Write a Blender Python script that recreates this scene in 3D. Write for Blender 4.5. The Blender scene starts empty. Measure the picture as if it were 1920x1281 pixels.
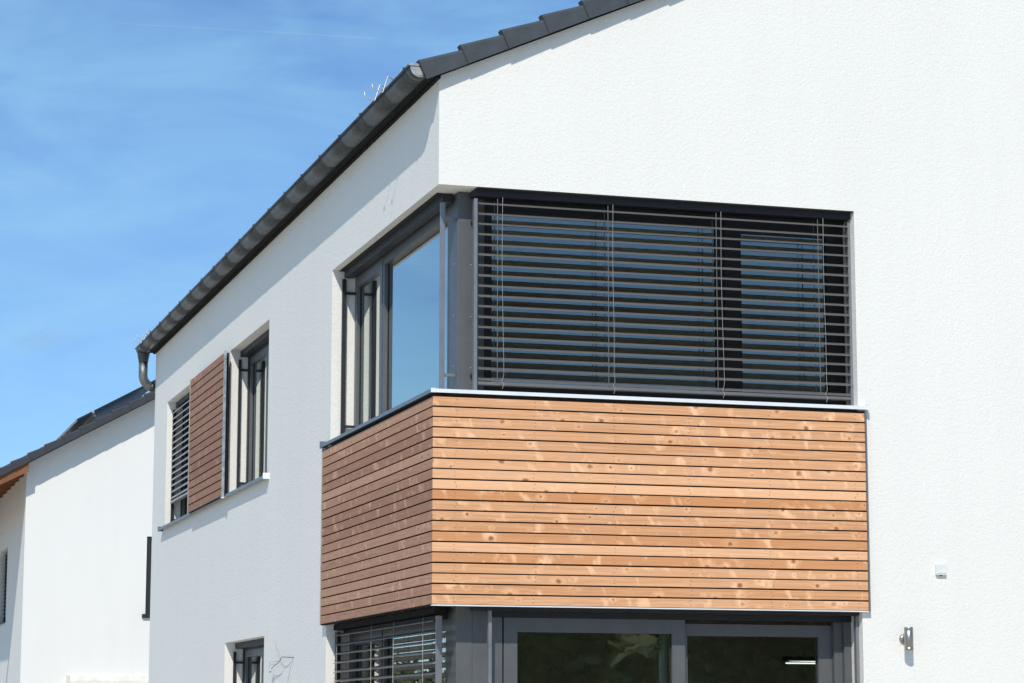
import bpy, bmesh, math, random
from mathutils import Vector, Matrix
random.seed(7)
S = bpy.context.scene
COL = S.collection

# ------------------------------------------------------------------ camera
cam = bpy.data.cameras.new('camera')
cam.sensor_width = 36.0
cam.lens = 4571.78 / 1920 * 36.0
cam.clip_start = 0.1
cam.clip_end = 30000
camo = bpy.data.objects.new('camera', cam)
COL.objects.link(camo)
right = Vector((0.958088195, -0.286472539, 0.000703967))
up = Vector((-0.0450550576, -0.148255935, 0.987922173))
fwd = Vector((0.282908206, 0.946548288, 0.154949298))
m = Matrix((right, up, -fwd)).transposed().to_4x4()
m.translation = Vector((-4.37467, -16.46768, 1.52868))
camo.matrix_world = m
S.camera = camo

# ------------------------------------------------------------------ sun and sky
SUN = Vector((0.455, 0.98, -1.0)).normalized()          # direction the light travels
EL = math.asin(-SUN.z)
AZ = math.atan2(-SUN.x, -SUN.y)                           # compass angle of the sun from +Y towards +X
sl = bpy.data.lights.new('sun', 'SUN')
sl.energy = 3.05
sl.angle = math.radians(0.53)
sl.color = (1.0, 0.945, 0.85)
so = bpy.data.objects.new('sun', sl)
so.rotation_euler = SUN.to_track_quat('-Z', 'Y').to_euler()
so.location = (-8, -25, 30)
COL.objects.link(so)

W = bpy.data.worlds.new('World')
S.world = W
W.use_nodes = True
nt = W.node_tree
nt.nodes.clear()
wo = nt.nodes.new('ShaderNodeOutputWorld')
bg = nt.nodes.new('ShaderNodeBackground')
bg.inputs['Strength'].default_value = 0.110
sky = nt.nodes.new('ShaderNodeTexSky')
sky.sky_type = 'NISHITA'
sky.sun_disc = False
sky.sun_elevation = EL
sky.sun_rotation = AZ
sky.air_density = 1.0
sky.dust_density = 0.0
sky.ozone_density = 10.0
sky.altitude = 300
# thin cirrus over the whole sky dome
tc = nt.nodes.new('ShaderNodeTexCoord')
mp = nt.nodes.new('ShaderNodeMapping')
mp.inputs['Scale'].default_value = (3.2, 3.2, 11.0)
mp.inputs['Rotation'].default_value = (0.12, 0.25, 0.3)
n1 = nt.nodes.new('ShaderNodeTexNoise')
n1.inputs['Scale'].default_value = 2.3
n1.inputs['Detail'].default_value = 7
n1.inputs['Roughness'].default_value = 0.58
n1.inputs['Distortion'].default_value = 0.6
cr = nt.nodes.new('ShaderNodeMapRange')
cr.inputs['From Min'].default_value = 0.30
cr.inputs['From Max'].default_value = 0.80
cr.inputs['To Max'].default_value = 0.68
mx = nt.nodes.new('ShaderNodeMix')
mx.data_type = 'RGBA'
mx.inputs['B'].default_value = (3.0, 5.6, 7.7, 1)
nt.links.new(tc.outputs['Generated'], mp.inputs['Vector'])
nt.links.new(mp.outputs['Vector'], n1.inputs['Vector'])
nt.links.new(n1.outputs['Fac'], cr.inputs['Value'])
nt.links.new(cr.outputs['Result'], mx.inputs['Factor'])
nt.links.new(sky.outputs['Color'], mx.inputs['A'])
nt.links.new(mx.outputs['Result'], bg.inputs['Color'])
nt.links.new(bg.outputs['Background'], wo.inputs['Surface'])

S.view_settings.view_transform = 'Standard'
S.view_settings.look = 'None'
S.view_settings.gamma = 1.0
S.view_settings.exposure = 0.19
S.view_settings.use_curve_mapping = False
S.cycles.max_bounces = 10
S.cycles.transparent_max_bounces = 16
S.cycles.sample_clamp_indirect = 6

# ------------------------------------------------------------------ material helpers
def newmat(name):
    mt = bpy.data.materials.new(name)
    mt.use_nodes = True
    return mt, mt.node_tree, mt.node_tree.nodes['Principled BSDF']

def nd(t, typ, **kw):
    n = t.nodes.new(typ)
    for k, v in kw.items():
        if hasattr(n, k):
            setattr(n, k, v)
        else:
            n.inputs[k.replace('_', ' ')].default_value = v
    return n

def mth(t, op, a, b=None, c=None, clamp=False):
    n = t.nodes.new('ShaderNodeMath')
    n.operation = op
    n.use_clamp = clamp
    for i, q in enumerate((a, b, c)):
        if q is None:
            continue
        if isinstance(q, (int, float)):
            n.inputs[i].default_value = q
        else:
            t.links.new(q, n.inputs[i])
    return n.outputs[0]

def mixc(t, fac, a, b, mode='MIX'):
    n = t.nodes.new('ShaderNodeMix')
    n.data_type = 'RGBA'
    n.blend_type = mode
    n.clamp_factor = True
    for sock, q in (('Factor', fac), ('A', a), ('B', b)):
        if isinstance(q, (int, float)):
            n.inputs[sock].default_value = q
        elif isinstance(q, tuple):
            n.inputs[sock].default_value = q if len(q) == 4 else (*q, 1)
        else:
            t.links.new(q, n.inputs[sock])
    return n.outputs['Result']

def noise(t, vec, scale, detail=3, rough=0.5, dist=0.0):
    n = nd(t, 'ShaderNodeTexNoise')
    n.inputs['Scale'].default_value = scale
    n.inputs['Detail'].default_value = detail
    n.inputs['Roughness'].default_value = rough
    n.inputs['Distortion'].default_value = dist
    if vec is not None:
        t.links.new(vec, n.inputs['Vector'])
    return n.outputs['Fac']

def ramp(t, fac, lo, hi, a=0.0, b=1.0):
    n = nd(t, 'ShaderNodeMapRange')
    n.inputs['From Min'].default_value = lo
    n.inputs['From Max'].default_value = hi
    n.inputs['To Min'].default_value = a
    n.inputs['To Max'].default_value = b
    t.links.new(fac, n.inputs['Value'])
    return n.outputs['Result']

def coords(t, kind='Object', scale=(1, 1, 1), offset_random=False):
    tcn = t.nodes.new('ShaderNodeTexCoord')
    v = tcn.outputs[kind]
    if offset_random:
        oi = t.nodes.new('ShaderNodeObjectInfo')
        c = t.nodes.new('ShaderNodeCombineXYZ')
        t.links.new(mth(t, 'MULTIPLY', oi.outputs['Random'], 57.0), c.inputs[0])
        t.links.new(mth(t, 'MULTIPLY', oi.outputs['Random'], 191.0), c.inputs[1])
        t.links.new(mth(t, 'MULTIPLY', oi.outputs['Random'], 23.0), c.inputs[2])
        a = t.nodes.new('ShaderNodeVectorMath')
        a.operation = 'ADD'
        t.links.new(v, a.inputs[0])
        t.links.new(c.outputs[0], a.inputs[1])
        v = a.outputs[0]
    mpn = t.nodes.new('ShaderNodeMapping')
    mpn.inputs['Scale'].default_value = scale
    t.links.new(v, mpn.inputs['Vector'])
    return mpn.outputs['Vector']

def bump(t, bsdf, height, strength, dist):
    b = nd(t, 'ShaderNodeBump')
    b.inputs['Strength'].default_value = strength
    b.inputs['Distance'].default_value = dist
    t.links.new(height, b.inputs['Height'])
    t.links.new(b.outputs['Normal'], bsdf.inputs['Normal'])

def render_mat(name, col, amount=1.0):
    mt, t, b = newmat(name)
    v = coords(t)
    vs = coords(t, scale=(1.0, 1.0, 1.2))
    grain = noise(t, vs, 44, 2, 0.5, 0.6)
    fine = noise(t, v, 95, 2, 0.5, 0.3)
    lump = noise(t, vs, 21, 2, 0.55, 0.4)
    h = mth(t, 'ADD', mth(t, 'ADD', mth(t, 'MULTIPLY', ramp(t, grain, 0.32, 0.68), 0.55), mth(t, 'MULTIPLY', ramp(t, fine, 0.3, 0.7), 0.30)), mth(t, 'MULTIPLY', ramp(t, lump, 0.3, 0.7), 0.45))
    bump(t, b, h, 1.0, 0.0021 * amount)
    big = noise(t, v, 0.55, 4, 0.5)
    streak = noise(t, coords(t, scale=(3.0, 3.0, 0.25)), 1.6, 4, 0.6)
    f = mth(t, 'MULTIPLY', mth(t, 'ADD', big, streak), 0.5)
    c = mixc(t, ramp(t, f, 0.35, 0.7), tuple(x * 0.96 for x in col), col)
    pit_shade = ramp(t, fine, 0.30, 0.44, 1.0 - 0.09 * amount, 1.0)  # shade of the small pits put into the wall colour
    c = mixc(t, 1.0, c, pit_shade, 'MULTIPLY')
    t.links.new(c, b.inputs['Base Color'])
    b.inputs['Roughness'].default_value = 0.95
    b.inputs['Specular IOR Level'].default_value = 0.2
    return mt

def paint_mat(name, col, rough=0.45, metallic=0.0, var=0.12, bscale=None, spec=0.5):
    mt, t, b = newmat(name)
    v = coords(t)
    n = noise(t, v, 7, 4, 0.6)
    c = mixc(t, ramp(t, n, 0.3, 0.72), tuple(x * (1 - var) for x in col), tuple(min(1, x * (1 + var)) for x in col))
    t.links.new(c, b.inputs['Base Color'])
    r = noise(t, v, 45, 3, 0.6)
    t.links.new(ramp(t, r, 0.3, 0.7, rough * 0.82, min(1, rough * 1.2)), b.inputs['Roughness'])
    b.inputs['Metallic'].default_value = metallic
    b.inputs['Specular IOR Level'].default_value = spec
    if bscale:
        bump(t, b, noise(t, v, bscale, 3, 0.5), 0.35, 0.001)
    return mt

def zinc_mat(name, col, rough, metallic=0.75):
    mt, t, b = newmat(name)
    v = coords(t)
    a = noise(t, v, 9, 5, 0.65, 0.6)
    d = noise(t, coords(t, scale=(12, 2.0, 12)), 3, 4, 0.6)
    f = mth(t, 'ADD', mth(t, 'MULTIPLY', a, 0.6), mth(t, 'MULTIPLY', d, 0.4))
    c = mixc(t, ramp(t, f, 0.36, 0.66), tuple(x * 0.62 for x in col), tuple(min(1, x * 1.35) for x in col))
    t.links.new(c, b.inputs['Base Color'])
    t.links.new(ramp(t, f, 0.3, 0.7, rough * 0.75, rough * 1.35), b.inputs['Roughness'])
    b.inputs['Metallic'].default_value = metallic
    bump(t, b, a, 0.12, 0.004)
    return mt

def wood_mat(name, light, dark, tone):
    """larch boards: length along local x, height along local z; each board its own grain through its random value"""
    mt, t, b = newmat(name)
    p = coords(t, offset_random=True)
    oi = t.nodes.new('ShaderNodeObjectInfo')
    rnd = oi.outputs['Random']
    # knots: one per cell, uneven in size, outline and strength; the grain swerves round them
    vor = nd(t, 'ShaderNodeTexVoronoi')
    vor.voronoi_dimensions = '2D'
    vor.inputs['Scale'].default_value = 4.4
    sep = t.nodes.new('ShaderNodeSeparateXYZ')
    t.links.new(p, sep.inputs[0])
    kv = t.nodes.new('ShaderNodeCombineXYZ')
    wob = mth(t, 'MULTIPLY', mth(t, 'SUBTRACT', noise(t, p, 38, 2, 0.6), 0.5), 0.022)
    wob2 = mth(t, 'MULTIPLY', mth(t, 'SUBTRACT', noise(t, coords(t, scale=(1, 1, 1.7), offset_random=True), 31, 2, 0.6), 0.5), 0.03)
    t.links.new(mth(t, 'ADD', sep.outputs[0], wob), kv.inputs[0])
    t.links.new(mth(t, 'ADD', mth(t, 'MULTIPLY', sep.outputs[2], 1.25), wob2), kv.inputs[1])
    t.links.new(kv.outputs[0], vor.inputs['Vector'])
    kd = vor.outputs['Distance']
    ks = t.nodes.new('ShaderNodeSeparateColor')
    t.links.new(vor.outputs['Color'], ks.inputs[0])
    ksize = ramp(t, ks.outputs[0], 0.1, 1.0, 0.03, 0.12)
    kopa = ramp(t, ks.outputs[1], 0.1, 0.85, 0.25, 1.0)
    kn = mth(t, 'DIVIDE', kd, ksize)
    knot = mth(t, 'MULTIPLY', ramp(t, kn, 0.55, 1.1, 1.0, 0.0), kopa)
    core = mth(t, 'MULTIPLY', ramp(t, kn, 0.0, 0.7, 1.0, 0.0), kopa)
    halo = ramp(t, kn, 0.9, 3.4, 1.0, 0.0)
    # grain lines
    gz = mth(t, 'ADD', mth(t, 'MULTIPLY', sep.outputs[2], 210.0),
             mth(t, 'MULTIPLY', noise(t, coords(t, scale=(1.1, 1, 14), offset_random=True), 2.0, 3, 0.55, 0.3), 16.0))
    gz = mth(t, 'ADD', gz, mth(t, 'MULTIPLY', halo, 5.0))
    grain = mth(t, 'MULTIPLY', mth(t, 'ADD', mth(t, 'SINE', gz), 1.0), 0.5)
    fib = noise(t, coords(t, scale=(5, 60, 260), offset_random=True), 1.0, 4, 0.6)
    base = mixc(t, ramp(t, noise(t, coords(t, scale=(0.7, 1, 34), offset_random=True), 1.6, 5, 0.65), 0.30, 0.70), light, dark)
    rc = ramp(t, mth(t, 'FRACT', mth(t, 'MULTIPLY', rnd, 7.31)), 0.25, 1.0, 0.0, 0.95)
    base = mixc(t, rc, base, tone)
    pale = ramp(t, mth(t, 'FRACT', mth(t, 'MULTIPLY', rnd, 29.3)), 0.45, 1.0, 0.0, 0.7)
    base = mixc(t, mth(t, 'MULTIPLY', pale, mth(t, 'SUBTRACT', 1.0, rc)), base, tuple(min(1, x * 1.16 + 0.02) for x in light))
    gstr = ramp(t, mth(t, 'FRACT', mth(t, 'MULTIPLY', rnd, 17.7)), 0.0, 1.0, 0.05, 0.42)
    base = mixc(t, mth(t, 'MULTIPLY', grain, gstr), base, tuple(x * 0.62 for x in dark))
    base = mixc(t, mth(t, 'MULTIPLY', ramp(t, fib, 0.35, 0.8), 0.22), base, tuple(min(1, x * 1.2) for x in light))
    # pale flares beside the knots and cross streaks
    # (the fibre rises round a knot and shines; elsewhere soft slanting bands)
    slant = coords(t, scale=(1, 1, 1), offset_random=True)
    sp_ = t.nodes.new('ShaderNodeSeparateXYZ')
    t.links.new(slant, sp_.inputs[0])
    cv = t.nodes.new('ShaderNodeCombineXYZ')
    t.links.new(mth(t, 'ADD', mth(t, 'MULTIPLY', sp_.outputs[0], 9.5), mth(t, 'MULTIPLY', sp_.outputs[2], 3.0)), cv.inputs[0])
    t.links.new(mth(t, 'MULTIPLY', sp_.outputs[2], 5.5), cv.inputs[1])
    t.links.new(mth(t, 'MULTIPLY', rnd, 80.0), cv.inputs[2])
    fn = noise(t, cv.outputs[0], 1.0, 2, 0.5, 0.35)
    flare = mth(t, 'ADD', mth(t, 'MULTIPLY', ramp(t, fn, 0.60, 0.70), 0.75), mth(t, 'MULTIPLY', ramp(t, fn, 0.48, 0.62), mth(t, 'MULTIPLY', halo, 0.8)), clamp=True)
    base = mixc(t, mth(t, 'MULTIPLY', flare, 0.72), base, tuple(min(1, x * 1.28 + 0.06) for x in light))
    base = mixc(t, mth(t, 'MULTIPLY', halo, 0.35), base, tuple(min(1, x * 1.15) for x in light))
    base = mixc(t, mth(t, 'MULTIPLY', knot, 0.85), base, (0.36, 0.14, 0.05))
    base = mixc(t, mth(t, 'MULTIPLY', core, 0.6), base, (0.18, 0.065, 0.025))
    t.links.new(base, b.inputs['Base Color'])
    b.inputs['Roughness'].default_value = 0.72
    b.inputs['Specular IOR Level'].default_value = 0.3
    hh = mth(t, 'ADD', mth(t, 'MULTIPLY', fib, 0.5), mth(t, 'ADD', mth(t, 'MULTIPLY', grain, 0.15), mth(t, 'MULTIPLY', knot, 0.5)))
    bump(t, b, hh, 0.5, 0.0015)
    return mt

def glass_mat(name, tint):
    """triple glazing: six reflecting faces, the rest passes through"""
    mt = bpy.data.materials.new(name)
    mt.use_nodes = True
    t = mt.node_tree
    t.nodes.clear()
    o = t.nodes.new('ShaderNodeOutputMaterial')
    fr = nd(t, 'ShaderNodeFresnel')
    fr.inputs['IOR'].default_value = 1.52
    F = fr.outputs[0]
    R = mth(t, 'DIVIDE', mth(t, 'MULTIPLY', F, 6.0), mth(t, 'ADD', mth(t, 'MULTIPLY', F, 5.0), 1.0), clamp=True)
    tr = nd(t, 'ShaderNodeBsdfTransparent')
    tr.inputs['Color'].default_value = (*tint, 1)
    gl = nd(t, 'ShaderNodeBsdfGlossy')
    gl.inputs['Roughness'].default_value = 0.004
    gl.inputs['Color'].default_value = (0.93, 0.98, 0.96, 1)
    bn = nd(t, 'ShaderNodeBump')
    bn.inputs['Strength'].default_value = 0.02
    bn.inputs['Distance'].default_value = 0.01
    t.links.new(noise(t, coords(t), 1.3, 1), bn.inputs['Height'])
    t.links.new(bn.outputs[0], gl.inputs['Normal'])
    mxs = t.nodes.new('ShaderNodeMixShader')
    t.links.new(R, mxs.inputs[0])
    t.links.new(tr.outputs[0], mxs.inputs[1])
    t.links.new(gl.outputs[0], mxs.inputs[2])
    t.links.new(mxs.outputs[0], o.inputs['Surface'])
    return mt

M = {}
M['render'] = render_mat('white_render', (0.825, 0.812, 0.765))
M['render_far'] = render_mat('white_render_far', (0.80, 0.79, 0.755), 0.3)
M['tile'] = paint_mat('anthracite_tile', (0.047, 0.056, 0.064), 0.6, 0, 0.22, 120)
M['tile_far'] = paint_mat('charcoal_tile', (0.034, 0.037, 0.043), 0.62, 0, 0.1, 120)
M['zinc'] = zinc_mat('weathered_zinc', (0.085, 0.091, 0.096), 0.42)
M['zinc_bright'] = zinc_mat('bright_zinc', (0.50, 0.51, 0.49), 0.42, 0.6)
M['zinc_mid'] = zinc_mat('grey_zinc', (0.20, 0.21, 0.21), 0.46)
M['steel_wire'] = paint_mat('galvanised_wire', (0.55, 0.55, 0.54), 0.42, 0.6)
M['frame'] = paint_mat('anthracite_aluminium', (0.112, 0.117, 0.122), 0.42, 0.15, 0.08)
M['frame_dark'] = paint_mat('dark_aluminium', (0.03, 0.032, 0.038), 0.5, 0.0, 0.08, spec=0.2)
M['rail'] = paint_mat('grey_guide_rail', (0.22, 0.23, 0.245), 0.4, 0.35, 0.1)
M['slat'] = paint_mat('grey_slat_lacquer', (0.165, 0.16, 0.155), 0.4, 0.2, 0.06)
M['slat_light'] = paint_mat('pale_slat_lacquer', (0.36, 0.36, 0.355), 0.42, 0.2, 0.06)
M['cord'] = paint_mat('pale_cord', (0.46, 0.44, 0.40), 0.8)
M['tape'] = paint_mat('ladder_tape', (0.13, 0.13, 0.13), 0.8)
M['alu'] = paint_mat('anodised_aluminium', (0.80, 0.82, 0.84), 0.42, 0.1, 0.05)
M['alu_grey'] = paint_mat('grey_sheet_metal', (0.20, 0.22, 0.24), 0.4, 0.4, 0.1)
M['galv'] = zinc_mat('galvanised_steel', (0.38, 0.41, 0.43), 0.45, 0.5)
M['black'] = paint_mat('black_membrane', (0.015, 0.014, 0.014), 0.9)
M['fascia'] = paint_mat('dark_fascia', (0.012, 0.012, 0.012), 0.8, spec=0.1)
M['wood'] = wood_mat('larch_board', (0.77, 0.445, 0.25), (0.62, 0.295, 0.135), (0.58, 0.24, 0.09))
M['wood_left'] = wood_mat('weathered_dim_larch_board', (0.52, 0.295, 0.185), (0.40, 0.195, 0.115), (0.35, 0.172, 0.105))  # same larch: weathered, with the side's dimmer grazing light put into the colour
M['wood_shutter'] = wood_mat('dark_larch_board', (0.40, 0.215, 0.14), (0.31, 0.15, 0.09), (0.28, 0.14, 0.09))
M['trim_wood'] = paint_mat('pale_edge_strip', (0.50, 0.46, 0.38), 0.7)
M['screw'] = paint_mat('screw_head', (0.20, 0.17, 0.15), 0.5, 0.5)
M['screw_bright'] = paint_mat('bright_screw_head', (0.75, 0.75, 0.75), 0.35, 0.6)
M['glass'] = glass_mat('double_glazing', (0.80, 0.86, 0.78))
M['inside'] = paint_mat('interior_plaster', (0.60, 0.57, 0.47), 0.9)
M['inside_floor'] = paint_mat('interior_floor', (0.16, 0.11, 0.075), 0.6)
M['stainless'] = paint_mat('brushed_stainless', (0.36, 0.345, 0.325), 0.40, 0.95, 0.02)
M['white_plastic'] = paint_mat('white_plastic', (0.74, 0.76, 0.74), 0.45)
M['paper'] = paint_mat('cream_paper', (0.90, 0.80, 0.56), 0.9)
M['curtain'] = paint_mat('pale_curtain', (0.78, 0.80, 0.76), 0.9)
M['soffit_wood'] = paint_mat('orange_stained_timber', (0.22, 0.085, 0.03), 0.65, 0, 0.2)
M['pv'] = paint_mat('black_solar_glass', (0.012, 0.014, 0.02), 0.12)
M['awning'] = paint_mat('cream_awning', (0.74, 0.71, 0.63), 0.5)
M['cable_black'] = paint_mat('black_cable', (0.05, 0.05, 0.055), 0.5)
M['cable_yellow'] = paint_mat('yellow_wire', (0.45, 0.40, 0.14), 0.5)
M['cable_grey'] = paint_mat('grey_wire', (0.35, 0.35, 0.36), 0.5)
M['gravel'] = paint_mat('pale_gravel', (0.58, 0.52, 0.425), 0.95, 0, 0.2, 30)
M['leaf'] = paint_mat('foliage', (0.095, 0.135, 0.035), 0.6, 0, 0.4)
M['bark'] = paint_mat('bark', (0.12, 0.09, 0.065), 0.9, 0, 0.3, 25)

# ------------------------------------------------------------------ mesh helpers
ORIG = {}

def mesh_of(name, verts, faces, mat, smooth=False, bevel=0.0, recalc=True):
    me = bpy.data.meshes.new(name)
    me.from_pydata([tuple(v) for v in verts], [], faces)
    bm = bmesh.new()
    bm.from_mesh(me)
    if recalc:
        bmesh.ops.recalc_face_normals(bm, faces=bm.faces)
    if bevel > 0:
        es = [e for e in bm.edges if e.is_manifold and e.calc_face_angle(0) > 0.5]
        bmesh.ops.bevel(bm, geom=es, offset=bevel, segments=2, affect='EDGES', profile=0.6)
    bm.to_mesh(me)
    bm.free()
    me.materials.append(mat if not isinstance(mat, str) else M[mat])
    if smooth:
        for p in me.polygons:
            p.use_smooth = True
    return me

def put(name, me, parent=None, loc=(0, 0, 0), rot=None):
    o = bpy.data.objects.new(name, me)
    COL.objects.link(o)
    w = Vector(loc)
    if parent is not None:
        o.parent = parent
        o.location = w - ORIG[parent]
    else:
        o.location = w
    ORIG[o] = w
    if rot:
        o.rotation_euler = rot
    return o

def obj(name, verts, faces, mat, parent=None, smooth=False, bevel=0.0, loc=None, recalc=True):
    """verts in world coordinates; the object's origin sits at the parent's origin unless loc is given"""
    base = Vector(loc) if loc is not None else (ORIG[parent] if parent is not None else Vector((0, 0, 0)))
    vv = [Vector(v) - base for v in verts]
    return put(name, mesh_of(name, vv, faces, mat, smooth, bevel, recalc), parent, base)

BF = [(0, 3, 2, 1), (4, 5, 6, 7), (0, 1, 5, 4), (1, 2, 6, 5), (2, 3, 7, 6), (3, 0, 4, 7)]

def bverts(x0, x1, y0, y1, z0, z1):
    return [(x0, y0, z0), (x1, y0, z0), (x1, y1, z0), (x0, y1, z0), (x0, y0, z1), (x1, y0, z1), (x1, y1, z1), (x0, y1, z1)]

def box(name, ext, mat, parent=None, bevel=0.0):
    return obj(name, bverts(*ext), BF, mat, parent, bevel=bevel)

def boxes(name, exts, mat, parent=None, bevel=0.0):
    v, f = [], []
    for e in exts:
        k = len(v)
        v += bverts(*e)
        f += [tuple(i + k for i in q) for q in BF]
    return obj(name, v, f, mat, parent, bevel=bevel)

def prism(profile, a0, a1, axis):
    """closed profile [(p, q)] swept along axis from a0 to a1 (numbers or one per point)"""
    n = len(profile)
    def pt(p, q, a):
        return {'x': (a, p, q), 'y': (p, a, q), 'z': (p, q, a)}[axis]
    A0 = a0 if isinstance(a0, (list, tuple)) else [a0] * n
    A1 = a1 if isinstance(a1, (list, tuple)) else [a1] * n
    v = [pt(p, q, A0[i]) for i, (p, q) in enumerate(profile)] + [pt(p, q, A1[i]) for i, (p, q) in enumerate(profile)]
    f = [tuple(range(n)), tuple(range(2 * n - 1, n - 1, -1))]
    f += [(i, (i + 1) % n, n + (i + 1) % n, n + i) for i in range(n)]
    return v, f

def tube(path, r, seg=8, closed_ends=True):
    path = [Vector(p) for p in path]
    R = r if isinstance(r, (list, tuple)) else [r] * len(path)
    v, f = [], []
    prev = None
    for i, p in enumerate(path):
        if i == 0:
            t = path[1] - p
        elif i == len(path) - 1:
            t = p - path[i - 1]
        else:
            t = (path[i + 1] - p).normalized() + (p - path[i - 1]).normalized()
        t.normalize()
        if prev is None:
            u = t.orthogonal().normalized()
        else:
            u = (prev - t * prev.dot(t)).normalized()
        prev = u
        w = t.cross(u)
        for k in range(seg):
            a = 2 * math.pi * k / seg
            v.append(p + (u * math.cos(a) + w * math.sin(a)) * R[i])
    for i in range(len(path) - 1):
        for k in range(seg):
            a, b2 = i * seg + k, i * seg + (k + 1) % seg
            f.append((a, b2, b2 + seg, a + seg))
    if closed_ends:
        f.append(tuple(range(seg))[::-1])
        f.append(tuple(range((len(path) - 1) * seg, len(path) * seg)))
    return v, f

def smooth_path(pts, n=6):
    """Catmull-Rom through pts"""
    P = [Vector(p) for p in pts]
    P = [P[0] * 2 - P[1]] + P + [P[-1] * 2 - P[-2]]
    out = []
    for i in range(1, len(P) - 2):
        for k in range(n):
            s = k / n
            a, b2, c, d = P[i - 1], P[i], P[i + 1], P[i + 2]
            out.append(0.5 * ((2 * b2) + (c - a) * s + (2 * a - 5 * b2 + 4 * c - d) * s * s + (3 * b2 - a - 3 * c + d) * s ** 3))
    out.append(P[-2])
    return out

def thing(name, label, cat, loc=(0, 0, 0), group=None):
    o = bpy.data.objects.new(name, None)
    COL.objects.link(o)
    o.location = loc
    o.empty_display_size = 0.3
    ORIG[o] = Vector(loc)
    tag(o, label, cat, group)
    return o

def tag(o, label=None, cat=None, group=None, kind=None):
    if label:
        o['label'] = label
    if cat:
        o['category'] = cat
    if group:
        o['group'] = group
    if kind:
        o['kind'] = kind
    return o

def part(name, parent):
    o = bpy.data.objects.new(name, None)
    COL.objects.link(o)
    o.parent = parent
    ORIG[o] = ORIG[parent].copy()
    return o

def grid_wall(ucuts, zcuts, is_open, T, to_world):
    """wall slab of thickness T with openings; u along the wall, d inward"""
    V, F, idx = [], [], {}
    def vid(u, d, z):
        k = (round(u, 5), round(d, 5), round(z, 5))
        if k not in idx:
            idx[k] = len(V)
            V.append(to_world(u, d, z))
        return idx[k]
    nu, nz = len(ucuts) - 1, len(zcuts) - 1
    def solid(i, j):
        if i < 0 or j < 0 or i >= nu or j >= nz:
            return False
        return not is_open((ucuts[i] + ucuts[i + 1]) / 2, (zcuts[j] + zcuts[j + 1]) / 2)
    for i in range(nu):
        for j in range(nz):
            if not solid(i, j):
                continue
            u0, u1, z0, z1 = ucuts[i], ucuts[i + 1], zcuts[j], zcuts[j + 1]
            for d in (0, T):
                F.append((vid(u0, d, z0), vid(u1, d, z0), vid(u1, d, z1), vid(u0, d, z1)))
            if not solid(i - 1, j):
                F.append((vid(u0, 0, z0), vid(u0, T, z0), vid(u0, T, z1), vid(u0, 0, z1)))
            if not solid(i + 1, j):
                F.append((vid(u1, 0, z0), vid(u1, T, z0), vid(u1, T, z1), vid(u1, 0, z1)))
            if not solid(i, j - 1):
                F.append((vid(u0, 0, z0), vid(u1, 0, z0), vid(u1, T, z0), vid(u0, T, z0)))
            if not solid(i, j + 1):
                F.append((vid(u0, 0, z1), vid(u1, 0, z1), vid(u1, T, z1), vid(u0, T, z1)))
    return V, F

# ------------------------------------------------------------------ the ground
g = obj('ground', [(-400, -400, 0), (400, -400, 0), (400, 600, 0), (-400, 600, 0)], [(0, 1, 2, 3)], 'gravel')
tag(g, kind='structure')

# ------------------------------------------------------------------ the house
ZB, ZT = 2.35, 3.81           # larch boards from / to
ZH = 5.338                    # head of the upper openings
ZS = 3.845                    # upper sill
XR = 3.228                    # right reveal
YL = 3.505                    # far reveal of the corner openings
LEN, WID = 13.72, 9.6
RX = WID / 2
TAN = 0.4454                  # roof pitch
EAVE = 6.132
T = 0.36

house = thing('house', 'white rendered house with larch-clad corner, dark blinds and zinc gutter, filling the picture', 'house')

def front_open(u, z):
    if u < XR and ZS - 0.03 < z < ZH:
        return True
    return u < XR and z < ZB + 0.005
v, f = grid_wall([0, XR, WID], [0, ZB + 0.005, ZS - 0.03, ZH, EAVE], front_open, T, lambda u, d, z: (u, d, z))
obj('front_wall', v, f, 'render', house)
v, f = prism([(0.0, EAVE), (WID, EAVE), (RX, EAVE + RX * TAN)], 0.0, T, 'y')
v = [(p[0], p[1], p[2]) for p in v]
obj('gable', v, f, 'render', house)

W1 = (6.29, 8.40)
W2 = (10.59, 12.69)
def left_open(u, z):
    if u < YL and ZS - 0.03 < z < ZH:
        return True
    if u < YL + 0.07 and z < ZB + 0.005:
        return True
    for a, b2 in (W1, W2):
        if a < u < b2 and ZS < z < 5.36:
            return True
    return W1[0] < u < W1[1] and 0.9 < z < 2.345
v, f = grid_wall([T, YL, YL + 0.07, W1[0], W1[1], W2[0], W2[1], LEN], [0, 0.9, 2.345, ZB + 0.005, ZS - 0.03, ZS, ZH, 5.36, EAVE],
                 left_open, T, lambda u, d, z: (d, u, z))
obj('side_wall', v, f, 'render', house)
obj('back_wall', bverts(T, WID, LEN - T, LEN, 0, EAVE), BF, 'render', house)
obj('far_side_wall', bverts(WID - T, WID, T, LEN - T, 0, EAVE), BF, 'render', house)
# rooms
box('room_wall', (T, WID - T, 5.2, 5.32, 0.1, 6.1), 'inside', house)
box('room_wall', (5.0, 5.12, T, 5.2, 0.1, 6.1), 'inside', house)
box('room_ceiling', (0.27, 5.0, 0.36, 5.2, 2.42, 2.60), 'inside', house)
box('room_ceiling', (0.27, 5.0, 0.36, 5.2, 5.40, 5.55), 'inside', house)
box('room_floor', (0.3, 5.0, 0.4, 5.2, 0.02, 0.08), 'inside_floor', house)
box('room_floor', (0.3, 5.0, 0.4, 5.2, 2.605, 2.72), 'inside_floor', house)

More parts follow.
